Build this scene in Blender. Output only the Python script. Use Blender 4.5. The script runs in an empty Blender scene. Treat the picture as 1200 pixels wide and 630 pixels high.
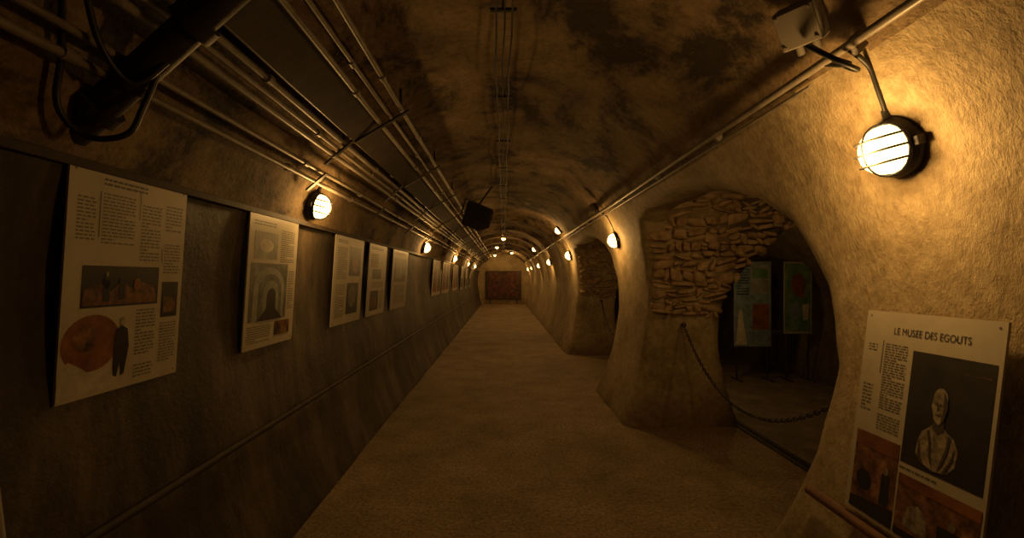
import bpy, bmesh, math, random
import numpy as np
from mathutils import Vector, Matrix, noise as mnoise
random.seed(7)
scene=bpy.context.scene
COL=scene.collection
# ------------------------------------------------------------------ materials
def newmat(name):
    m=bpy.data.materials.new(name); m.use_nodes=True
    nt=m.node_tree; b=nt.nodes['Principled BSDF']
    return m,nt,b
def simple(name,col,rough=.6,metal=0.0,emit=None,es=0):
    m,nt,b=newmat(name)
    b.inputs['Base Color'].default_value=(*col,1); b.inputs['Roughness'].default_value=rough
    b.inputs['Metallic'].default_value=metal
    if emit:
        b.inputs['Emission Color'].default_value=(*emit,1); b.inputs['Emission Strength'].default_value=es
    return m
def noise(nt,scale,detail=4,rough=.6,vec=None,dist=0):
    n=nt.nodes.new('ShaderNodeTexNoise'); n.inputs['Scale'].default_value=scale
    n.inputs['Detail'].default_value=detail; n.inputs['Roughness'].default_value=rough
    n.inputs['Distortion'].default_value=dist
    if vec is not None: nt.links.new(vec,n.inputs['Vector'])
    return n.outputs['Fac']
def ramp(nt,fac,stops):
    r=nt.nodes.new('ShaderNodeValToRGB'); nt.links.new(fac,r.inputs['Fac'])
    el=r.color_ramp.elements
    while len(el)<len(stops): el.new(.5)
    for e,(p,c) in zip(el,stops):
        e.position=p; e.color=(*c,1) if len(c)==3 else c
    return r.outputs['Color']
def mix(nt,fac,a,b,mode='MIX'):
    n=nt.nodes.new('ShaderNodeMix'); n.data_type='RGBA'; n.blend_type=mode
    if isinstance(fac,(int,float)): n.inputs[0].default_value=fac
    else: nt.links.new(fac,n.inputs[0])
    for s,i in ((a,6),(b,7)):
        if isinstance(s,tuple): n.inputs[i].default_value=(*s,1)
        else: nt.links.new(s,n.inputs[i])
    return n.outputs[2]
def posvec(nt,scale=(1,1,1)):
    g=nt.nodes.new('ShaderNodeNewGeometry'); mp=nt.nodes.new('ShaderNodeMapping')
    mp.inputs['Scale'].default_value=scale
    nt.links.new(g.outputs['Position'],mp.inputs['Vector']); return mp.outputs['Vector']
def bump(nt,b,facs):
    prev=None
    for f,strength,dist in facs:
        n=nt.nodes.new('ShaderNodeBump'); n.inputs['Strength'].default_value=strength
        n.inputs['Distance'].default_value=dist; nt.links.new(f,n.inputs['Height'])
        if prev: nt.links.new(prev,n.inputs['Normal'])
        prev=n.outputs['Normal']
    nt.links.new(prev,b.inputs['Normal'])
def maprange(nt,val,a,b):
    n=nt.nodes.new('ShaderNodeMapRange'); nt.links.new(val,n.inputs[0]); n.inputs[1].default_value=a; n.inputs[2].default_value=b
    return n.outputs[0]
def mat_plaster_right():
    m,nt,b=newmat('plaster_ochre'); v=posvec(nt)
    c1=ramp(nt,noise(nt,2.2,5,.65,v),[(.3,(.28,.21,.115)),(.55,(.46,.37,.22)),(.75,(.57,.47,.30))])
    c2=ramp(nt,noise(nt,16,4,.7,v),[(.35,(.60,.57,.52)),(.6,(1,1,1))])
    c=mix(nt,.8,c1,c2,'MULTIPLY')
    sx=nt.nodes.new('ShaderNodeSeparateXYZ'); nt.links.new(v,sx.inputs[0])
    c=mix(nt,maprange(nt,sx.outputs[0],2.25,2.5),c,mix(nt,1.0,c,(.32,.31,.30),'MULTIPLY'))  # side gallery's dimness put into the colour: plaster darkens beyond the pier
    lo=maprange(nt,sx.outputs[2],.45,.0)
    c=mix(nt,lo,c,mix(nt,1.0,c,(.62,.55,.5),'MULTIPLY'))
    b.inputs['Roughness'].default_value=.75
    nt.links.new(c,b.inputs['Base Color'])
    bump(nt,b,[(noise(nt,45,5,.72,posvec(nt,(1,1,.6))),.7,.016)])
    return m
def mat_ceiling():
    m,nt,b=newmat('plaster_mouldy'); v=posvec(nt)
    c1=ramp(nt,noise(nt,1.6,5,.7,v),[(.3,(.12,.08,.042)),(.5,(.25,.175,.095)),(.72,(.37,.28,.16))])
    spots=ramp(nt,noise(nt,1.9,7,.74,posvec(nt,(1,.7,1)),.3),[(.41,(.13,.115,.10)),(.49,(.72,.71,.7)),(.58,(1,1,1))])
    fine=ramp(nt,noise(nt,28,4,.75,v),[(.35,(.6,.58,.55)),(.55,(1,1,1))])
    c=mix(nt,1,c1,spots,'MULTIPLY'); c=mix(nt,.8,c,fine,'MULTIPLY')
    nt.links.new(c,b.inputs['Base Color']); b.inputs['Roughness'].default_value=.85
    bump(nt,b,[(noise(nt,14,6,.75,v),.6,.025)])
    return m
def mat_left():
    m,nt,b=newmat('render_stained')
    v=posvec(nt)
    st=noise(nt,1.0,6,.7,posvec(nt,(1.0,2.2,.6)),.25)
    c1=ramp(nt,st,[(.34,(.018,.013,.009)),(.5,(.055,.040,.025)),(.68,(.15,.112,.068))])
    c2=ramp(nt,noise(nt,7,5,.75,posvec(nt,(1,1.6,.6))),[(.35,(.55,.53,.5)),(.6,(1,1,1))])
    nt.links.new(mix(nt,.9,c1,c2,'MULTIPLY'),b.inputs['Base Color'])
    b.inputs['Roughness'].default_value=.6
    bump(nt,b,[(noise(nt,30,5,.7,v),.4,.012)])
    return m
def mat_floor():
    m,nt,b=newmat('floor_concrete'); v=posvec(nt)
    c1=ramp(nt,noise(nt,1.7,7,.75,v),[(.3,(.22,.155,.085)),(.5,(.37,.275,.16)),(.7,(.50,.39,.24))])
    c2=ramp(nt,noise(nt,38,5,.85,v),[(.38,(.28,.25,.22)),(.58,(1,1,1))])
    nt.links.new(mix(nt,.9,c1,c2,'MULTIPLY'),b.inputs['Base Color'])
    b.inputs['Roughness'].default_value=.75
    bump(nt,b,[(noise(nt,34,5,.8,v),.9,.02)])
    return m
def mat_noisy(name,stops,scale=6,bstr=.4,bd=.01,rough=.7,metal=0):
    m,nt,b=newmat(name); v=posvec(nt)
    nt.links.new(ramp(nt,noise(nt,scale,4,.7,v),stops),b.inputs['Base Color'])
    b.inputs['Roughness'].default_value=rough; b.inputs['Metallic'].default_value=metal
    if bstr: bump(nt,b,[(noise(nt,scale*5,3,.7,v),bstr,bd)])
    return m
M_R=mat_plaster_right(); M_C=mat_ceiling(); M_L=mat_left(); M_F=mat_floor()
M_STONE=mat_noisy('rubble_stone',[(.3,(.22,.14,.07)),(.5,(.44,.31,.175)),(.7,(.60,.46,.29))],7,.8,.02,.85)
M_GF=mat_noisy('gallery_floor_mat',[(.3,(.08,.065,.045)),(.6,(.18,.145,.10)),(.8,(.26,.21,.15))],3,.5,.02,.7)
M_PIPE=mat_noisy('conduit_grey',[(.3,(.12,.10,.08)),(.6,(.24,.21,.165)),(.8,(.32,.28,.22))],8,0,.003,.42)
M_BLACK=simple('black_rubber',(.012,.011,.01),.5)
M_STEEL=mat_noisy('dark_steel',[(.3,(.018,.015,.012)),(.7,(.055,.043,.033))],12,.3,.004,.5,.3)
M_BOX=simple('box_grey',(.20,.18,.15),.6)
M_WOOD=mat_noisy('rail_wood',[(.3,(.09,.04,.02)),(.7,(.20,.10,.045))],9,.3,.004,.55)
M_DTRIM=mat_noisy('ledge_dark',[(.3,(.018,.012,.008)),(.7,(.05,.034,.02))],9,.3,.004,.7)
M_GLOBE=simple('lamp_glass_lit',(.9,.8,.5),.3,0,(1.0,.64,.24),5.5)
M_PAPER=mat_noisy('poster_paper',[(.3,(.44,.40,.31)),(.7,(.54,.50,.40))],5,0,.001,.42)
M_PAPER2=mat_noisy('poster_paper_grey',[(.3,(.30,.28,.23)),(.7,(.40,.37,.31))],5,0,.001,.42)
M_INK=simple('poster_ink',(.05,.045,.04),.5)
M_INK2=simple('poster_ink_grey',(.14,.125,.10),.5)
M_PDARK=mat_noisy('print_dark',[(.3,(.01,.01,.01)),(.7,(.035,.03,.028))],9,0,.001,.4)
M_PBROWN=mat_noisy('print_brown',[(.35,(.02,.012,.008)),(.55,(.20,.09,.035)),(.72,(.42,.24,.12))],14,0,.001,.4)
M_PORANGE=mat_noisy('print_orange',[(.3,(.10,.035,.01)),(.7,(.34,.13,.035))],6,0,.001,.4)
M_PRED=mat_noisy('print_red',[(.35,(.05,.012,.008)),(.6,(.22,.045,.025)),(.72,(.36,.18,.10))],10,0,.001,.4)
M_PBLUE=mat_noisy('print_blue',[(.3,(.08,.13,.17)),(.7,(.26,.34,.40))],8,0,.001,.4)
M_PGREY=mat_noisy('print_grey',[(.3,(.05,.055,.05)),(.55,(.15,.155,.135)),(.7,(.30,.30,.26))],11,0,.001,.4)
M_PGREY2=mat_noisy('print_grey_light',[(.3,(.16,.17,.15)),(.55,(.27,.28,.24)),(.7,(.38,.38,.33))],9,0,.001,.4)
M_PGREEN=mat_noisy('print_green',[(.3,(.05,.13,.05)),(.6,(.16,.28,.10)),(.75,(.4,.38,.15))],9,0,.001,.4)
M_PPALE=mat_noisy('print_pale',[(.3,(.35,.32,.25)),(.7,(.62,.58,.48))],16,0,.001,.4)
M_BUST=mat_noisy('print_bust',[(.35,(.12,.095,.065)),(.65,(.40,.34,.25))],34,0,.001,.4)
M_BUSTSH=simple('print_bust_shade',(.06,.048,.034),.5)
M_DREC=mat_noisy('print_dim_red',[(.35,(.012,.006,.004)),(.6,(.12,.03,.016)),(.75,(.26,.10,.05))],5,0,.001,.6)
# ------------------------------------------------------------------ helpers
def mesh_obj(name,bm_or_me,mats,parent=None,smooth=False):
    if isinstance(bm_or_me,bmesh.types.BMesh):
        me=bpy.data.meshes.new(name); bm_or_me.to_mesh(me); bm_or_me.free()
    else: me=bm_or_me
    for m in mats: me.materials.append(m)
    if smooth: me.polygons.foreach_set('use_smooth',[True]*len(me.polygons))
    o=bpy.data.objects.new(name,me); COL.objects.link(o)
    if parent: o.parent=parent
    return o
def empty(name,loc=(0,0,0)):
    e=bpy.data.objects.new(name,None); e.empty_display_size=.1; e.location=loc; COL.objects.link(e); return e
def catmull(P,n=6):
    P=[Vector(p) for p in P]; out=[]
    for i in range(len(P)-1):
        p0=P[max(i-1,0)];p1=P[i];p2=P[i+1];p3=P[min(i+2,len(P)-1)]
        for k in range(n):
            t=k/n
            out.append(.5*((2*p1)+(-p0+p2)*t+(2*p0-5*p1+4*p2-p3)*t*t+(-p0+3*p1-3*p2+p3)*t**3))
    out.append(P[-1]); return out
def tubes(name,lst,mat,parent=None,loc=None):
    cu=bpy.data.curves.new(name,'CURVE'); cu.dimensions='3D'; cu.bevel_depth=.01; cu.bevel_resolution=3; cu.use_fill_caps=True
    for pts,r in lst:
        s=cu.splines.new('POLY'); s.points.add(len(pts)-1)
        for p,q in zip(s.points,pts): p.co=(*q,1); p.radius=r/.01
        s.use_smooth=True
    cu.materials.append(mat)
    o=bpy.data.objects.new(name,cu); COL.objects.link(o)
    if parent: o.parent=parent
    return o
def add_box(bm,c,size,rot=None,mi=0,bev=0):
    r=bmesh.ops.create_cube(bm,size=1)
    M=Matrix.Translation(Vector(c))@(rot.to_4x4() if rot else Matrix.Identity(4))@Matrix.Diagonal((*size,1))
    bmesh.ops.transform(bm,matrix=M,verts=r['verts'])
    fs={f for v in r['verts'] for f in v.link_faces}
    for f in fs: f.material_index=mi
    if bev:
        es={e for v in r['verts'] for e in v.link_edges}
        rr=bmesh.ops.bevel(bm,geom=list(es),offset=bev,segments=2,affect='EDGES',profile=.5)
        for f in rr['faces']: f.material_index=mi
def add_torus(bm,M,R,r,stretch=0,nu=20,nv=8,mi=0):
    rings=[]
    for i in range(nu):
        a=2*math.pi*(i+.5)/nu; cx=math.cos(a)*R+(stretch if math.cos(a)>0 else -stretch); cy=math.sin(a)*R
        ring=[]
        for j in range(nv):
            b=2*math.pi*j/nv
            ring.append(bm.verts.new(M@Vector((cx+math.cos(a)*math.cos(b)*r,cy+math.sin(a)*math.cos(b)*r,math.sin(b)*r))))
        rings.append(ring)
    for i in range(nu):
        for j in range(nv):
            f=bm.faces.new((rings[i][j],rings[(i+1)%nu][j],rings[(i+1)%nu][(j+1)%nv],rings[i][(j+1)%nv])); f.material_index=mi; f.smooth=True
# ------------------------------------------------------------------ tunnel profile
PH=[(1.30,0),(1.42,.35),(1.50,.8),(1.55,1.3),(1.54,1.7),(1.47,2.1),(1.30,2.45),(1.05,2.73),(.7,2.93),(.35,3.03),(0,3.06)]
PHs=[(p.x,p.y) for p in catmull([Vector((a,b,0)) for a,b in PH],4)]
def wx(z):
    for (x0,z0),(x1,z1) in zip(PHs,PHs[1:]):
        if z0<=z<=z1: return x0+(x1-x0)*(z-z0)/max(z1-z0,1e-6)
    return 0
GH=[(1.18,0),(1.33,.5),(1.40,1.0),(1.27,1.5),(.75,2.06),(.35,2.3),(0,2.38)]
GHs=[(p.x,p.y) for p in catmull([Vector((a,b,0)) for a,b in GH],4)]
GX=3.72
def gx(z):
    for (x0,z0),(x1,z1) in zip(GHs,GHs[1:]):
        if z0<=z<=z1: return x0+(x1-x0)*(z-z0)/max(z1-z0,1e-6)
    return 0
def sym(half,cx):
    r=[(cx+x,z) for x,z in half]; l=[(cx-x,z) for x,z in half[:-1]]
    return [(cx+half[0][0]-.05,-.6)]+r+l[::-1]+[(cx-half[0][0]+.05,-.6)]
YEND=29.0
# signed-distance surface of the dug-out volume (air<0), meshed with surface nets
def sdf_poly(P,A,B):
    d=np.full(A.shape,1e9); s=np.ones(A.shape)
    n=len(P)
    for i in range(n):
        ax,ay=P[i]; bx,by=P[i-1]
        ex,ey=bx-ax,by-ay; w0=A-ax; w1=B-ay
        t=np.clip((w0*ex+w1*ey)/(ex*ex+ey*ey+1e-12),0,1)
        q0=w0-ex*t; q1=w1-ey*t; d=np.minimum(d,q0*q0+q1*q1)
        c1=B>=ay; c2=B<by; c3=ex*w1>ey*w0
        flip=(c1&c2&c3)|(~c1&~c2&~c3)
        s=np.where(flip,-s,s)
    return (s*np.sqrt(d)).astype('f')
H=.037
xs=np.arange(-1.72,5.32,H,dtype='f'); ys=np.arange(-2.7,YEND+.2,H,dtype='f'); zs=np.arange(-.15,3.22,H,dtype='f')
XZ=np.meshgrid(xs,zs,indexing='ij'); YZ=np.meshgrid(ys,zs,indexing='ij')
def rng(a,lo,hi): return np.maximum(lo-a,a-hi)
# far part of the vault: reinforcing ribs
t=(ys-11.0)%2.4
rib=np.where(ys>10.6,np.clip(1-np.abs(t-.35)/.18,0,1)*.10,0).astype('f')
up=np.clip((zs-1.5)/.5,0,1).astype('f')
main=sdf_poly(sym(PHs,0),*XZ)[:,None,:]+rib[None,:,None]*(.25+.75*up)[None,None,:]
main=np.maximum(main,rng(ys,-2.5,YEND)[None,:,None])
gal=np.maximum(sdf_poly(sym(GHs,GX),*XZ)[:,None,:],rng(ys,0,11.5)[None,:,None])
def smin(a,b,k):
    h=np.maximum(k-np.abs(a-b),0)/k
    return np.minimum(a,b)-h*h*k*.25
def openA(y0,y1):
    return [(y0+.50,-.6),(y0+.42,.0),(y0+.27,.35),(y0+.12,.75),(y0+.04,1.18),(y0+.12,1.54),(y0+.34,1.88),(y0+.62,2.06),(y0+1.0,2.19),(y0+1.6,2.29),(y0+2.1,2.29),(y1-.35,2.27),(y1-.1,2.18),(y1,2.0),(y1,1.2),(y1,-.6)]
OPEN=((2.24,5.1),(6.45,9.9))
op=None
for y0,y1 in OPEN:
    a=np.maximum(sdf_poly(openA(y0,y1),*YZ)[None,:,:],rng(xs,.9,2.9)[:,None,None])
    b=np.maximum(sdf_poly([(y0+.05,-.6),(y0,1.6),(y0+.2,2.1),(y0+.7,2.4),(y1-.8,2.56),(y1,2.56),(y1,-.6)],*YZ)[None,:,:],rng(xs,1.72,3.1)[:,None,None])
    a=smin(a,b,.05) ; op=a if op is None else np.minimum(op,a)
gal=smin(gal,op,.06); del op
f=smin(main,gal,.13); del main,gal
sg=f<0
def cmask():
    acc=np.zeros(tuple(n-1 for n in f.shape),'i1')
    for i in (0,1):
        for j in (0,1):
            for k in (0,1):
                acc+=sg[i:f.shape[0]-1+i,j:f.shape[1]-1+j,k:f.shape[2]-1+k]
    return (acc>0)&(acc<8)
act=cmask(); I,J,K=np.nonzero(act)
vid=np.full(act.shape,-1,'i4'); vid[I,J,K]=np.arange(len(I))
corner={}
for i in (0,1):
    for j in (0,1):
        for k in (0,1): corner[(i,j,k)]=f[I+i,J+j,K+k]
acc=np.zeros((len(I),3),'f'); cnt=np.zeros(len(I),'f')
for a in corner:
    for ax in range(3):
        if a[ax]==0:
            b=list(a); b[ax]=1; fa=corner[a]; fb=corner[tuple(b)]
            m=(fa<0)!=(fb<0); t=np.where(m,fa/np.where(m,fa-fb,1),0)
            p=np.tile(np.array(a,'f'),(len(I),1)); p[:,ax]+=t
            acc+=p*m[:,None]; cnt+=m
V=acc/cnt[:,None]+np.stack([I,J,K],1); V=V*H+np.array([xs[0],ys[0],zs[0]],'f')
quads=[]
for ax in range(3):
    s0=[slice(1,-1)]*3; s1=[slice(1,-1)]*3
    s0[ax]=slice(0,-1); s1[ax]=slice(1,None)
    A=sg[tuple(s0)]; B=sg[tuple(s1)]
    i,j,k=np.nonzero(A!=B); fl=A[i,j,k]
    off=[1,1,1]; off[ax]=0
    base=np.stack([i+off[0],j+off[1],k+off[2]],1)
    u=(ax+1)%3; v=(ax+2)%3
    q=[]
    for du,dv in ((-1,-1),(0,-1),(0,0),(-1,0)):
        c=base.copy(); c[:,u]+=du; c[:,v]+=dv
        q.append(vid[c[:,0],c[:,1],c[:,2]])
    q=np.stack(q,1); q[fl]=q[fl][:,::-1]
    quads.append(q)
F=np.concatenate(quads); F=F[(F>=0).all(1)]
del f,sg,act,vid
for n in range(len(V)):
    p=Vector(V[n]); d=mnoise.noise_vector(p*1.3)*.018+mnoise.noise_vector(p*5.5)*.0045
    V[n]+=(d.x,d.y,d.z)
C=V[F].mean(1); x,y,z=C.T
if len(F)<1000: raise RuntimeError('shell empty %d %d'%(len(V),len(F)))
end=(y>YEND-.07)&(x<1.8); back=(y<-2.40)
left=~end&~back&(x<0)&(z<1.985)
right=~end&~back&((x>1.62)|((x>0)&(z<2.42)))
ceil=~end&~back&~left&~right
def sub(name,mask,mat):
    f=F[mask]; ids,inv=np.unique(f.ravel(),return_inverse=True)
    nm=bpy.data.meshes.new(name); n=len(f)
    nm.vertices.add(len(ids)); nm.vertices.foreach_set('co',V[ids].astype('f').ravel())
    nm.loops.add(n*4); nm.loops.foreach_set('vertex_index',inv.astype('i4').ravel())
    nm.polygons.add(n); nm.polygons.foreach_set('loop_start',np.arange(0,n*4,4,dtype='i4'))
    nm.update(calc_edges=True)
    return mesh_obj(name,nm,[mat],smooth=True)
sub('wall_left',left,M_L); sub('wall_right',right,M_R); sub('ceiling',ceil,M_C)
sub('wall_end',end,M_R); sub('wall_back',back,M_R)
# floors
bm=bmesh.new(); add_box(bm,(.52,(YEND-2.5)/2,-.05),(3.96,YEND+2.7,.1)); mesh_obj('floor',bm,[M_F])
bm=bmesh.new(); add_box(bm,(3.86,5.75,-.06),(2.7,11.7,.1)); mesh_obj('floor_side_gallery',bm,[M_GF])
bm=bmesh.new()
add_box(bm,(2.52,5.75,.0),(.05,11.3,.03),None,0,.004); add_box(bm,(2.60,5.75,-.004),(.05,11.3,.02))
mesh_obj('trim_threshold_rail',bm,[M_STEEL])
# ------------------------------------------------------------------ rubble masonry
def masonry(yf,name):
    bm=bmesh.new(); zz=1.2; row=0
    while zz<2.5:
        h=random.choice((random.uniform(.04,.065),random.uniform(.065,.13)))
        zc=zz+h/2; row+=1
        xl=(wx(zc)+.04) if zc<2.2 else 1.76
        xr=GX-gx(min(zc,2.36))-.02 if zc<2.3 else 3.0
        xx=xl
        while xx<xr-.03:
            w=min(random.choice((random.uniform(.06,.13),random.uniform(.11,.26))),xr-xx)
            if w<.03: break
            parts=[(0,h)]
            if h>.075 and random.random()<.35: parts=[(-h/4,h/2),(h/4,h/2)]
            elif random.random()<.4: parts=[(random.uniform(-.014,.016),h*random.uniform(.75,1.12))]
            for dz,hh in parts:
                d=random.uniform(.02,.085); sh=random.uniform(-.05,.05)
                taper=random.uniform(.5,1.0); side_=random.choice((-1,1))
                wob=.024*math.sin(xx*4.3+1.3*row)
                r=bmesh.ops.create_cube(bm,size=1)
                for v in r['verts']:
                    k=taper if v.co.x*side_>0 else 1
                    v.co=Vector((v.co.x*(w-.004)+xx+w/2,v.co.y*d*2+yf,v.co.z*(hh-.002)*k+zc+dz+wob+sh*v.co.x))
                    v.co+=Vector((random.uniform(-.022,.022),random.uniform(-.03,.03),random.uniform(-.014,.014)))
            xx+=w
        zz+=h
    bmesh.ops.subdivide_edges(bm,edges=[e for e in bm.edges],cuts=1,use_grid_fill=True)
    for v in bm.verts: v.co+=Vector((random.uniform(-.010,.010),random.uniform(-.016,.014),random.uniform(-.009,.009)))
    o=mesh_obj(name,bm,[M_STONE],smooth=True)
    s=o.modifiers.new('s','SUBSURF'); s.levels=1; s.render_levels=1
masonry(5.1,'wall_rubble_masonry'); masonry(9.9,'wall_rubble_masonry')
# ------------------------------------------------------------------ left ledge, rails, conduits
bm=bmesh.new()
add_box(bm,(-1.485,(YEND-2.4)/2,2.0),(.04,YEND+2.3,.035),None,0,.004)
mesh_obj('trim_ledge',bm,[M_DTRIM])
def rail(name,x,z,y0,y1,mat=M_WOOD,r=.018):
    e=empty(name,(0,0,0))
    tubes('bar',[([(x,y0,z),(x,y1,z)],r)],mat,e)
    bm=bmesh.new(); s=1 if x>0 else -1
    yy=y0+.3
    while yy<y1:
        add_box(bm,(x+s*.03,yy,z-.005),(.06,.03,.03),None,0,.004); yy+=1.8
    mesh_obj('brackets',bm,[M_STEEL],e)
rail('wall_rail',-1.44,.69,-2.3,YEND-.2,M_DTRIM)
rail('wall_rail',1.41,.625,-2.3,2.20,M_WOOD,.024)
Y0=-2.4;Y1=YEND-.1
def run(x,z,r,jit=.006):
    pts=[];yy=Y0
    while yy<Y1:
        pts.append((x+random.uniform(-jit,jit),yy,z+random.uniform(-jit,jit))); yy+=1.6
    pts.append((x,Y1,z)); return (pts,r)
pl=[(-1.33,2.28,.016),(-1.29,2.345,.014),(-1.19,2.46,.018),(-1.155,2.50,.014),(-1.12,2.545,.018),(-1.075,2.585,.012),(-.86,2.68,.017),(-.80,2.73,.013),(-.72,2.79,.017)]
e=empty('conduit_pipe_bundle')
tubes('pipes',[run(a,b,c) for a,b,c in pl],M_PIPE,e)
cl=[]
for a,b,c in pl:
    yy=.9+random.uniform(0,.6)
    while yy<Y1:
        cl.append(([(a,yy,b),(a,yy+.05,b)],c+.008)); yy+=random.choice((1.2,1.5,1.9))
tubes('couplings',cl,M_PIPE,e)
bm=bmesh.new()
ang=math.atan2(.26,.30)
tc=Vector((-.965,0,2.62))
rot=Matrix.Rotation(-ang,3,'Y')
for off,sz in (((0,0,0),(.20,YEND+2.2,.012)),((-.1,0,.03),(.01,YEND+2.2,.07)),((.1,0,.03),(.01,YEND+2.2,.07))):
    c=tc+rot@Vector(off); c.y=(YEND-2.4)/2
    add_box(bm,c,sz,rot)
mesh_obj('tray',bm,[M_DTRIM],e)
tubes('tray_cables',[run(-.985+k*.03,2.655+k*.024,.013,.01) for k in (-2,-1,0,1,2)],M_BLACK,e)
bm=bmesh.new()
for yy in (3.35,5.0,6.7,8.4,10.1,11.8,13.5,15.2,17,19,21,23,25,27):
    for p,q in (((-1.38,2.24),(-1.24,2.36)),((-1.25,2.42),(-1.04,2.60)),((-1.04,2.575),(-.66,2.80))):
        p=Vector((p[0],yy,p[1]));q=Vector((q[0],yy,q[1])); d=q-p
        c=(p+q)/2
        rt=Matrix.Rotation(-math.atan2(d.z,d.x),3,'Y')
        add_box(bm,c+Vector((.0,0,-.03)),(d.length,.035,.012),rt)
    add_box(bm,(-.72,yy,2.86),(.015,.02,.18)); add_box(bm,(-1.12,yy,2.63),(.015,.02,.22))
mesh_obj('brackets',bm,[M_STEEL],e)
e=empty('cross_pipe')
a=Vector((-1.50,1.66,2.10)); b=Vector((-.80,1.60,2.66)); d=(b-a)
tubes('pipe',[([a,b],.055),([a+d*.12,a+d*.17],.075),([a+d*.62,a+d*.68],.075),([a+d*.30,a+d*.335],.066),([b,Vector((-.60,1.6,2.95))],.05)],M_STEEL,e)
cab=[catmull([(-1.20,1.3,2.55),(-1.34,1.45,2.30),(-1.40,1.50,2.14),(-1.36,1.56,2.06),(-1.26,1.60,2.08),(-1.22,1.62,2.18),(-1.16,1.64,2.36)]),
     catmull([(-1.10,1.2,2.68),(-1.22,1.4,2.42),(-1.25,1.5,2.30),(-1.22,1.58,2.24),(-1.14,1.62,2.33)]),]
tubes('cables',[(c,.010) for c in cab],M_BLACK,e)
# ceiling cables
e=empty('ceiling_cables')
def sag(x,z,r,sg,y0=-2.3,y1=YEND-1.3):
    pts=[];yy=y0
    while yy<y1:
        for k in range(6):
            t=k/6; pts.append((x+.008*math.sin(yy*3+k),yy+1.2*t,z-sg*math.sin(math.pi*t)))
        yy+=1.2
    return (pts,r)
tubes('cables',[sag(-.045,2.99,.006,.03),sag(.0,3.0,.005,.015),sag(.04,2.985,.006,.045)],M_BLACK,e)
bm=bmesh.new(); yy=-2.3
while yy<YEND-.2:
    add_box(bm,(0,yy,3.0),(.14,.02,.014)); add_box(bm,(0,yy,3.03),(.015,.02,.06)); yy+=1.2
mesh_obj('clips',bm,[M_STEEL],e)
# right conduit
e=empty('wall_conduit')
tubes('pipe',[([(1.235,-2.3,2.43),(1.235,YEND-.1,2.43)],.017),([(1.285,2.0,2.40),(1.285,YEND-.1,2.40)],.008)],M_PIPE,e)
bm=bmesh.new(); yy=-1.6
while yy<YEND-.2:
    add_box(bm,(1.255,yy,2.43),(.06,.03,.045),Matrix.Rotation(math.radians(40),3,'Y'),0,.004); yy+=1.1
mesh_obj('clamps',bm,[M_BOX],e)
# ------------------------------------------------------------------ lamps
def frame_from(n,up=Vector((0,0,1))):
    n=n.normalized(); xx=up.cross(n).normalized(); yy=n.cross(xx)
    return Matrix((xx,yy,n)).transposed()
def lamp(x,y,z,n,energy,s=1.0,cable=None,seg=16):
    e=empty('bulkhead_lamp',(x,y,z)); e.rotation_euler=frame_from(Vector(n)).to_euler(); e.scale=(s,s,s)
    bm=bmesh.new()
    for r0,r1,z0,z1 in ((.108,.112,-.03,.012),(.112,.098,.012,.034)):
        r=bmesh.ops.create_cone(bm,cap_ends=True,segments=32,radius1=r0,radius2=r1,depth=z1-z0)
        bmesh.ops.translate(bm,verts=r['verts'],vec=(0,0,(z0+z1)/2))
    for a in (0,math.pi):
        add_box(bm,(math.cos(a)*.108,0,.012),(.03,.035,.03),None,0,.004)
    r=bmesh.ops.create_cone(bm,cap_ends=True,segments=12,radius1=.016,radius2=.016,depth=.05)
    bmesh.ops.transform(bm,matrix=Matrix.Translation((0,.12,.005))@Matrix.Rotation(math.pi/2,4,'X'),verts=r['verts'])
    mesh_obj('housing',bm,[M_BLACK],e)
    bm=bmesh.new(); bmesh.ops.create_uvsphere(bm,u_segments=seg,v_segments=10,radius=1)
    bmesh.ops.delete(bm,geom=[v for v in bm.verts if v.co.z<-.05],context='VERTS')
    for v in bm.verts: v.co=Vector((v.co.x*.092,v.co.y*.092,max(v.co.z,0)**.7*.088+.03))
    mesh_obj('globe',bm,[M_GLOBE],e,True)
    bm=bmesh.new(); add_torus(bm,Matrix.Translation((0,0,.034)),.098,.006)
    mesh_obj('rim',bm,[M_BLACK],e)
    bars=[]
    for off in (-.045,0,.045):
        hw=math.sqrt(.099**2-off**2)
        bars.append(([(hw*math.cos(t),off,.034+.094*math.sin(t)**.8*(hw/.099)**.4) for t in [math.pi*k/14 for k in range(14)]+[math.pi-1e-4]],.0042))
    bars.append(([(0,.099*math.cos(t),.034+.096*math.sin(t)**.8) for t in [math.pi*k/14 for k in range(14)]+[math.pi-1e-4]],.0033))
    tubes('cage',bars,M_BLACK,e)
    l=bpy.data.lights.new('bulb','POINT'); l.energy=energy; l.color=(1,.53,.15); l.shadow_soft_size=.045
    lo=bpy.data.objects.new('bulb',l); COL.objects.link(lo); lo.parent=e; lo.location=(0,0,.18)
    return e
E=13.5
def side(sgn,y,z,energy=E):
    x=sgn*(wx(z)-.01); n=Vector((-sgn,0,-.25))
    return lamp(x,y,z,n,energy)
cabs=[]
for yy in (1.78,6.15,10.4,14.8,19.2,23.6,27.4):
    side(1,yy,2.085,15 if yy<2 else E)
    cabs.append((catmull([(1.245,yy-.06,2.42),(1.33,yy-.04,2.37),(1.38,yy-.02,2.29),(1.43,yy,2.20)]),.009))
for yy in (3.64,8.64,13.6,18.6,23.0):
    side(-1,yy,2.15,12)
    cabs.append((catmull([(-1.33,yy,2.29),(-1.37,yy,2.30),(-1.42,yy,2.27)]),.008))
tubes('lamp_cables',cabs,M_BLACK)
lamp(1.17,10.0,2.60,(-.8,0,-.6),7,.8)
lamp(1.10,16.6,2.60,(-.8,0,-.6),9,.9)
lamp(0.0,17.0,3.03,(0,-.2,-1),13,.9)
lamp(-.3,21.6,3.0,(0,-.2,-1),16,.9)
lamp(.45,25.6,2.96,(0,-.2,-1),18,.9)
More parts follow.
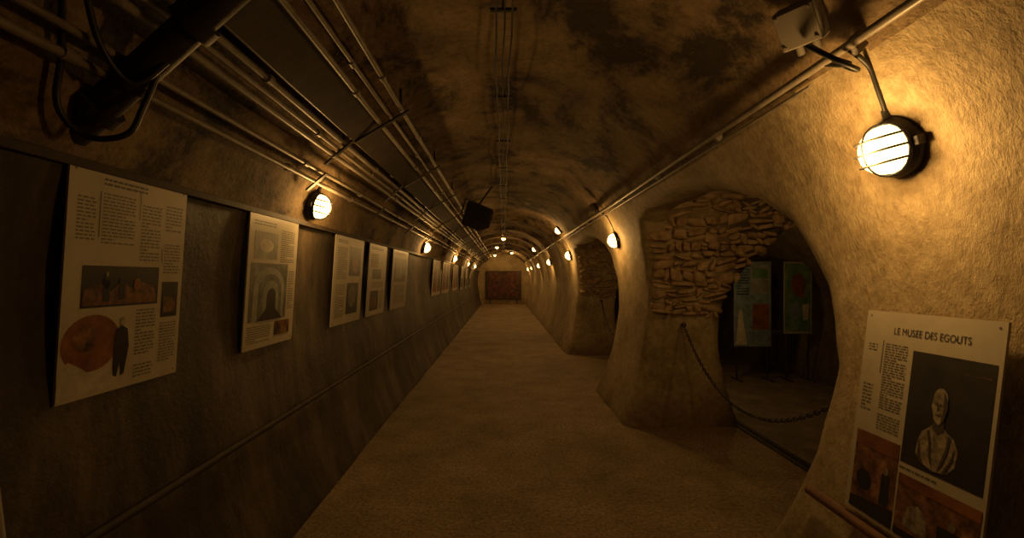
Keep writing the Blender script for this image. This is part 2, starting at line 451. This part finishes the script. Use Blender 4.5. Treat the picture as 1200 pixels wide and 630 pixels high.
lamp(-.5,27.6,2.93,(0,-.2,-1),18,.9)
lamp(GX-gx(1.7)+.03,6.4,1.7,(1,.3,.0),9)  # added lamp, unseen behind the pier, to light the gallery panels
lamp(2.15,3.65,2.47,(0,0.05,-1),6,.8)
# ------------------------------------------------------------------ junction boxes
def jbox(x,y,z,s,n,mat=M_BOX):
    e=empty('junction_box',(x,y,z)); e.rotation_euler=frame_from(Vector(n)).to_euler()
    bm=bmesh.new()
    add_box(bm,(0,0,0),(s,s,s*.42),None,0,.008); add_box(bm,(0,0,s*.24),(s*.94,s*.94,s*.08),None,0,.005)
    for a in (-1,1):
        for b in (-1,1):
            r=bmesh.ops.create_cone(bm,cap_ends=True,segments=10,radius1=.007,radius2=.006,depth=.008)
            bmesh.ops.translate(bm,verts=r['verts'],vec=(a*s*.38,b*s*.38,s*.29))
    for k in (-.03,.03):
        r=bmesh.ops.create_cone(bm,cap_ends=True,segments=12,radius1=.013,radius2=.013,depth=.05)
        bmesh.ops.transform(bm,matrix=Matrix.Translation((k,-s*.58,0))@Matrix.Rotation(math.pi/2,4,'X'),verts=r['verts'])
    mesh_obj('case',bm,[mat],e); return e
jbox(1.12,1.80,2.555,.15,(-.8,-.5,-.75))
cabs=[catmull([(1.16,1.80,2.47),(1.20,1.74,2.40),(1.245,1.72,2.37),(1.26,1.78,2.39),(1.24,1.84,2.42)]),
      catmull([(1.13,1.78,2.46),(1.19,1.70,2.37),(1.26,1.70,2.34),(1.275,1.76,2.37),(1.24,1.80,2.42)])]
tubes('looped_cable',[(c,.008) for c in cabs],M_BLACK)
jbox(1.16,6.1,2.50,.10,(-.8,-.3,-.6),M_STEEL)
# ------------------------------------------------------------------ hanging loudspeaker
e=empty('loudspeaker',(-.36,6.1,2.36)); e.rotation_euler=(math.radians(-14),math.radians(20),math.radians(18))
bm=bmesh.new(); r=bmesh.ops.create_cube(bm,size=1)
for v in r['verts']:
    k=1 if v.co.y<0 else .7
    v.co=Vector((v.co.x*.36*k,v.co.y*.28,v.co.z*.26*k))
bmesh.ops.bevel(bm,geom=bm.edges[:],offset=.012,segments=2,affect='EDGES')
mesh_obj('cabinet',bm,[M_STEEL],e)
bm=bmesh.new(); add_box(bm,(0,-.143,0),(.31,.008,.21),None,0,.003)
for k in range(9): add_box(bm,(0,-.149,-.09+k*.0225),(.29,.004,.006))
mesh_obj('grille',bm,[M_BLACK],e)
tubes('yoke',[([(-.19,0,0),(-.19,0,.2),(.19,0,.2),(.19,0,0)],.012),([(0,0,.2),(.10,0.02,.52)],.014)],M_STEEL,e)
# ------------------------------------------------------------------ chains
def chain(name,pts,L=.05):
    pts=[Vector(p) for p in pts]; bm=bmesh.new()
    dense=[]
    for a,b in zip(pts,pts[1:]):
        n=max(2,int((b-a).length/.004))
        for k in range(n): dense.append(a.lerp(b,k/n))
    dense.append(pts[-1]); last=dense[0]; i=0
    for p in dense:
        if (p-last).length>=L*.74:
            d=(p-last).normalized(); c=(p+last)/2
            q=d.to_track_quat('X','Z').to_matrix().to_4x4()
            M=Matrix.Translation(c)@q@Matrix.Rotation(math.radians(90 if i%2 else 0)+.3,4,'X')
            add_torus(bm,M,.011,.0042,.013,12,6); last=p; i+=1
    e=empty(name); mesh_obj('links',bm,[M_STEEL],e)
    bm=bmesh.new()
    for p in (pts[0],pts[-1]): add_torus(bm,Matrix.Translation(p)@Matrix.Rotation(math.pi/2,4,'X'),.022,.006)
    mesh_obj('eye_bolts',bm,[M_STEEL],e)
    tubes('hook',[([pts[0],pts[0]+Vector((0,.08,0))],.008),([pts[-1],pts[-1]+Vector((.08,-.06,0))],.008)],M_STEEL,e)
def caten(a,b,s,n=24):
    a=Vector(a);b=Vector(b)
    return [a.lerp(b,t)-Vector((0,0,s*4*t*(1-t))) for t in [k/n for k in range(n+1)]]
chain('barrier_chain',caten((1.90,5.04,1.10),(1.68,2.42,.96),.42))
chain('barrier_chain',caten((2.02,9.84,1.12),(1.72,6.64,1.0),.42))
# ------------------------------------------------------------------ posters
PM=[M_PAPER,M_INK,M_INK2,M_PDARK,M_PBROWN,M_PORANGE,M_PRED,M_PBLUE,M_PGREY,M_PGREEN,M_PPALE,M_BUST,M_BUSTSH,M_PAPER2,M_PGREY2]
MI={'paper':0,'ink':1,'ink2':2,'dark':3,'brown':4,'orange':5,'red':6,'blue':7,'grey':8,'green':9,'pale':10,'bust':11,'bsh':12,'paper2':13,'grey2':14}
class Poster:
    def __init__(s,name,TL,U,Vd,w,h,base='paper'):
        s.name=name; s.O=Vector(TL); s.U=Vector(U).normalized(); s.V=Vector(Vd).normalized(); s.w=w; s.h=h
        s.N=s.V.cross(s.U).normalized()
        s.bm=bmesh.new(); b=MI[base]
        rot=Matrix((s.U,s.N,-s.V)).transposed()
        add_box(s.bm,s.P(.5,.5,-.004),(w,.008,h),rot,b)
        for u,v in ((.04,.025),(.96,.025),(.04,.975),(.96,.975)): s.ell(u,v,.008,.008*w/h,'ink2',1)
    def P(s,u,v,k): return s.O+s.U*(u*s.w)+s.V*(v*s.h)+s.N*k
    def poly(s,pts,m,l=1):
        f=s.bm.faces.new([s.bm.verts.new(s.P(u,v,.0008*l)) for u,v in pts]); f.material_index=MI[m]
    def rect(s,u0,v0,u1,v1,m,l=1): s.poly([(u0,v0),(u1,v0),(u1,v1),(u0,v1)],m,l)
    def ell(s,cu,cv,ru,rv,m,l=1,n=28): s.poly([(cu+ru*math.cos(2*math.pi*k/n),cv+rv*math.sin(2*math.pi*k/n)) for k in range(n)],m,l)
    def text(s,u0,v0,u1,v1,n,m='ink2'):
        dv=(v1-v0)/n
        for i in range(n):
            v=v0+dv*i; u=u0
            end=u1 if (i+1)%7 else u0+(u1-u0)*random.uniform(.3,.8)
            while u<end-.006:
                w=min(random.uniform(.012,.05),end-u)
                s.rect(u,v+dv*.22,u+w,v+dv*.68,m,1); u+=w+.009
    def label(s,txt,u0,vmid,hh,m='ink',width=None):
        cu=bpy.data.curves.new('t','FONT'); cu.body=txt; cu.size=1
        o=bpy.data.objects.new('t',cu); COL.objects.link(o); bpy.context.view_layer.update()
        me=bpy.data.meshes.new_from_object(o.evaluated_get(bpy.context.evaluated_depsgraph_get()))
        xs=[v.co.x for v in me.vertices]; ys=[v.co.y for v in me.vertices]
        sx=width*s.w/(max(xs)-min(xs)); sy=hh*s.h/(max(ys)-min(ys)); x0=min(xs); y0=(max(ys)+min(ys))/2
        vs=[s.bm.verts.new(s.P(u0,vmid,.0016)+s.U*((v.co.x-x0)*sx)-s.V*((v.co.y-y0)*sy)) for v in me.vertices]
        for p in me.polygons:
            try:
                f=s.bm.faces.new([vs[i] for i in p.vertices]); f.material_index=MI[m]
            except ValueError: pass
        bpy.data.objects.remove(o)
    def done(s):
        return mesh_obj(s.name,s.bm,PM)
def leftposter(y0,y1,zt=2.0,h=.84,base='paper',name='wall_poster'):
    TL=Vector((-1.468,y0,zt)); Vd=Vector((-.055,0,-.84))
    return Poster(name,TL,(0,1,0),Vd,y1-y0,h,base)
p=leftposter(.80,1.38); p.text(.1,.1,.45,.5,24); p.text(.55,.1,.9,.5,24); p.rect(.1,.58,.9,.9,'dark'); p.done()
# poster 1
p=leftposter(1.62,2.22)
p.text(.06,.13,.19,.32,12); p.rect(.215,.10,.222,.30,'ink'); p.text(.24,.10,.50,.33,15); p.text(.24,.035,.6,.075,2,'ink')
p.rect(.535,.06,.542,.2,'ink2'); p.text(.56,.12,.74,.40,17); p.rect(.765,.33,.772,.4,'ink'); p.text(.79,.10,.96,.24,8); p.text(.79,.30,.96,.46,10)
p.rect(.12,.425,.75,.61,'dark'); p.poly([(.13,.60),(.14,.53),(.25,.50),(.34,.54),(.42,.49),(.50,.53),(.60,.50),(.70,.52),(.74,.60)],'brown',2); p.ell(.30,.50,.022,.03,'dark',3); p.ell(.30,.462,.012,.012,'bust',4); p.rect(.275,.49,.325,.585,'dark',3); p.ell(.55,.51,.03,.03,'orange',3); p.rect(.40,.48,.45,.58,'dark',3)
p.rect(.79,.50,.96,.685,'dark'); p.rect(.81,.58,.94,.66,'brown',2)
p.ell(.22,.765,.21,.125,'orange',1); p.ell(.17,.74,.09,.06,'brown',2)
p.poly([(.0,.90),(.06,.83),(.14,.86),(.22,.9),(.34,.91),(.46,.90),(.44,.97),(.2,.99),(0,.99)],'pale',2)
p.poly([(.40,.72),(.44,.70),(.49,.72),(.51,.80),(.48,.93),(.45,.94),(.44,.86),(.42,.94),(.39,.93),(.385,.8)],'dark',3); p.ell(.445,.685,.022,.022,'bust',3)
p.text(.56,.63,.74,.86,14); p.text(.79,.71,.96,.92,14); p.text(.56,.9,.74,.97,4)
p.done()
# poster 2
p=leftposter(2.78,3.43)
p.text(.08,.06,.5,.1,2,'ink'); p.rect(.1,.14,.55,.34,'grey2'); p.ell(.32,.24,.14,.05,'pale',2); p.text(.62,.10,.92,.36,16)
def vault(cx,cy,rx,ry,vb): return [(cx-rx,vb)]+[(cx-rx*math.cos(t),cy-ry*math.sin(t)) for t in [math.pi*k/14 for k in range(15)]]+[(cx+rx,vb)]
p.rect(.06,.37,.80,.80,'grey'); p.poly(vault(.43,.56,.31,.16,.80),'grey2',2); p.poly(vault(.45,.58,.23,.13,.80),'grey',3); p.poly(vault(.46,.60,.16,.10,.80),'grey2',4); p.poly(vault(.47,.63,.09,.07,.80),'dark',5)
p.poly([(.20,.80),(.40,.70),(.53,.70),(.72,.80)],'dark',6)
p.text(.06,.83,.5,.96,8); p.rect(.58,.82,.90,.93,'brown',4); p.text(.83,.42,.96,.74,16)
p.done()
p=leftposter(4.20,5.05)
p.text(.08,.06,.4,.1,2,'ink'); p.text(.08,.14,.40,.5,18); p.rect(.48,.12,.9,.46,'dark'); p.rect(.55,.25,.8,.42,'brown',2)
p.rect(.44,.54,.86,.90,'dark'); p.ell(.64,.70,.14,.13,'grey',2); p.text(.08,.55,.38,.92,18); p.done()
p=leftposter(5.28,6.05)
p.text(.08,.06,.8,.1,2,'ink'); p.text(.08,.15,.5,.34,8); p.rect(.2,.36,.7,.5,'dark'); p.text(.2,.53,.85,.62,5); p.rect(.15,.66,.6,.93,'dark'); p.rect(.2,.75,.5,.9,'brown',2); p.text(.66,.66,.92,.93,12); p.done()
p=leftposter(6.4,7.40,base='paper2')
p.text(.08,.05,.8,.1,2,'ink'); p.rect(.12,.16,.88,.55,'dark'); p.rect(.2,.25,.6,.5,'grey',2); p.text(.12,.6,.85,.92,13); p.done()
for a,b in ((10.1,11.5),(11.7,13.2),(14.2,15.6)):
    p=leftposter(a,b,2.02,.82)
    p.rect(.06,.08,.46,.9,'red'); p.rect(.54,.08,.94,.9,'red'); p.rect(.12,.2,.4,.6,'brown',2); p.rect(.6,.3,.88,.8,'dark',2); p.done()
for a,b in ((16.8,17.6),(19,19.8),(21,21.8)):
    p=leftposter(a,b); p.text(.1,.1,.9,.4,10); p.rect(.1,.5,.9,.9,'dark'); p.done()
# right information poster
TL=Vector((1.50,1.963,1.467)); BL=Vector((1.402,1.963,.671))
p=Poster('information_poster',TL,(0,-1,0),BL-TL,.546,.80)
p.label('LE MUSEE DES EGOUTS',.26,.088,.032,'ink',.55)
p.rect(.175,.14,.182,.30,'ink'); p.text(.20,.15,.39,.47,26); p.text(.20,.49,.39,.57,6); p.text(.05,.16,.13,.2,3); p.text(.04,.36,.13,.50,8)
p.rect(.43,.165,.975,.665,'dark')
def arc(cx,cy,rx,ry,a0,a1,n=10): return [(cx+rx*math.cos(math.radians(a0+(a1-a0)*k/n)),cy+ry*math.sin(math.radians(a0+(a1-a0)*k/n))) for k in range(n+1)]
# printed bust: draped shoulders, bearded head turned three-quarters
p.poly([(.535,.60),(.54,.545),(.565,.50),(.61,.475),(.64,.455),(.70,.455),(.73,.475),(.775,.49),(.81,.535),(.80,.60),(.755,.64),(.67,.65),(.58,.635)],'bust',2)
p.poly([(.635,.42),(.705,.42),(.71,.475),(.67,.495),(.63,.475)],'bsh',3)
p.poly(arc(.668,.355,.050,.055,180,360)+[(.722,.375),(.715,.40),(.703,.435),(.668,.455),(.635,.435),(.622,.40),(.612,.385)],'bust',4)
p.poly([(.69,.31),(.715,.345),(.721,.38),(.712,.41),(.70,.437),(.682,.45),(.693,.40),(.690,.35)],'bsh',5)
for cx in (.645,.674): p.ell(cx,.370,.010,.005,'bsh',5,12)
p.poly([(.655,.370),(.662,.370),(.668,.397),(.650,.397)],'bsh',5); p.rect(.645,.412,.676,.417,'bsh',5)
for pts in ([(.60,.49),(.62,.54),(.63,.60),(.66,.64),(.645,.60),(.635,.54),(.615,.485)],[(.74,.485),(.735,.54),(.71,.60),(.69,.645),(.725,.61),(.75,.55),(.76,.49)],[(.79,.52),(.77,.58),(.72,.645),(.75,.63),(.785,.58)],[(.555,.54),(.57,.60),(.60,.635),(.58,.63),(.55,.60)]):
    p.poly(pts,'bsh',4)
p.rect(.80,.22,.95,.225,'brown',2)
p.text(.43,.68,.7,.70,1,'ink2')
p.rect(.04,.60,.42,.985,'brown'); p.rect(.435,.715,.985,.985,'brown'); p.rect(.04,.60,.42,.67,'orange',2); p.ell(.15,.83,.07,.05,'dark',2); p.rect(.30,.76,.37,.9,'dark',2); p.ell(.335,.745,.018,.018,'bust',3); p.poly([(.04,.93),(.42,.90),(.42,.985),(.04,.985)],'dark',2)
p.rect(.435,.715,.985,.76,'orange',2); p.poly([(.50,.93),(.53,.84),(.60,.82),(.66,.85),(.68,.94)],'bust',2); p.rect(.74,.85,.93,.94,'dark',2); p.ell(.83,.83,.022,.02,'bust',3); p.poly([(.435,.955),(.985,.94),(.985,.985),(.435,.985)],'dark',2)
p.done()
# end-of-tunnel panel
e=empty('display_panel',(0,0,0))
bm=bmesh.new()
add_box(bm,(0,YEND-.12,1.15),(2.15,.05,1.7),None,0,.01); add_box(bm,(-.8,YEND-.12,.16),(.06,.05,.34)); add_box(bm,(.8,YEND-.12,.16),(.06,.05,.34))
mesh_obj('frame',bm,[M_STEEL],e)
bm=bmesh.new(); add_box(bm,(-.48,YEND-.15,1.15),(.92,.02,1.55)); add_box(bm,(.48,YEND-.15,1.15),(.92,.02,1.55)); mesh_obj('pictures',bm,[M_DREC],e)
def stand(x0,x1,yy,zb,zt,kind):
    e=empty('exhibit_stand')
    p=Poster('panel',(x0,yy,zt),(1,0,0),(0,0,-1),x1-x0,zt-zb,'paper2')
    if kind==0:
        p.rect(.0,.0,1,1,'blue'); p.rect(.45,.04,.95,.38,'grey2',2); p.rect(.5,.08,.9,.2,'green',3); p.rect(.5,.5,.95,.8,'orange',2); p.poly([(.05,.98),(.12,.6),(.2,.55),(.35,.98)],'pale',2); p.text(.08,.08,.4,.4,10,'ink')
    elif kind==1:
        p.rect(.04,.03,.96,.97,'green'); p.poly([(.3,.2),(.6,.15),(.8,.3),(.7,.5),(.4,.48),(.25,.35)],'orange',2); p.poly([(.1,.6),(.5,.55),(.6,.75),(.3,.85)],'blue',2); p.poly([(.65,.6),(.9,.58),(.85,.8),(.7,.82)],'pale',2)
    elif kind==3:
        p.rect(.05,.05,.95,.95,'red'); p.rect(.15,.12,.85,.5,'brown',2); p.text(.1,.6,.9,.9,8,'ink')
    else:
        p.rect(.05,.05,.95,.6,'grey'); p.text(.1,.65,.9,.92,8)
    o=p.done(); o.parent=e
    tubes('legs',[([(x0+.05,yy+.02,-.01),(x0+.05,yy+.02,zt)],.013),([(x1-.05,yy+.02,-.01),(x1-.05,yy+.02,zt)],.013),([(x0+.05,yy-.16,0),(x0+.05,yy+.2,0)],.012),([(x1-.05,yy-.16,0),(x1-.05,yy+.2,0)],.012)],M_STEEL,e)
stand(3.62,4.20,7.5,.52,1.85,0); stand(4.40,4.84,7.5,.72,1.85,1)
stand(3.45,3.75,8.9,.6,1.7,2); stand(4.9,5.06,8.2,.8,1.5,3); stand(4.72,4.98,8.6,.6,1.7,3)
tubes('wall_conduit_pale',[([(-wx(z)+.03,1.40,z) for z in (0.0,.2,.4,.6,.8,1.0,1.12)],.012)],M_PAPER2)
# ------------------------------------------------------------------ world, camera
w=bpy.data.worlds.new('w'); scene.world=w; w.use_nodes=True
w.node_tree.nodes['Background'].inputs[0].default_value=(0,0,0,1)
cam=bpy.data.cameras.new('cam'); co=bpy.data.objects.new('cam',cam); COL.objects.link(co)
co.location=(0,0,1.6); co.rotation_euler=(math.pi/2,0,0)
cam.sensor_width=36; cam.lens=36*560/1200; cam.shift_x=10/1200; cam.shift_y=10/1200; cam.clip_start=.02
scene.camera=co
scene.view_settings.view_transform='Standard'
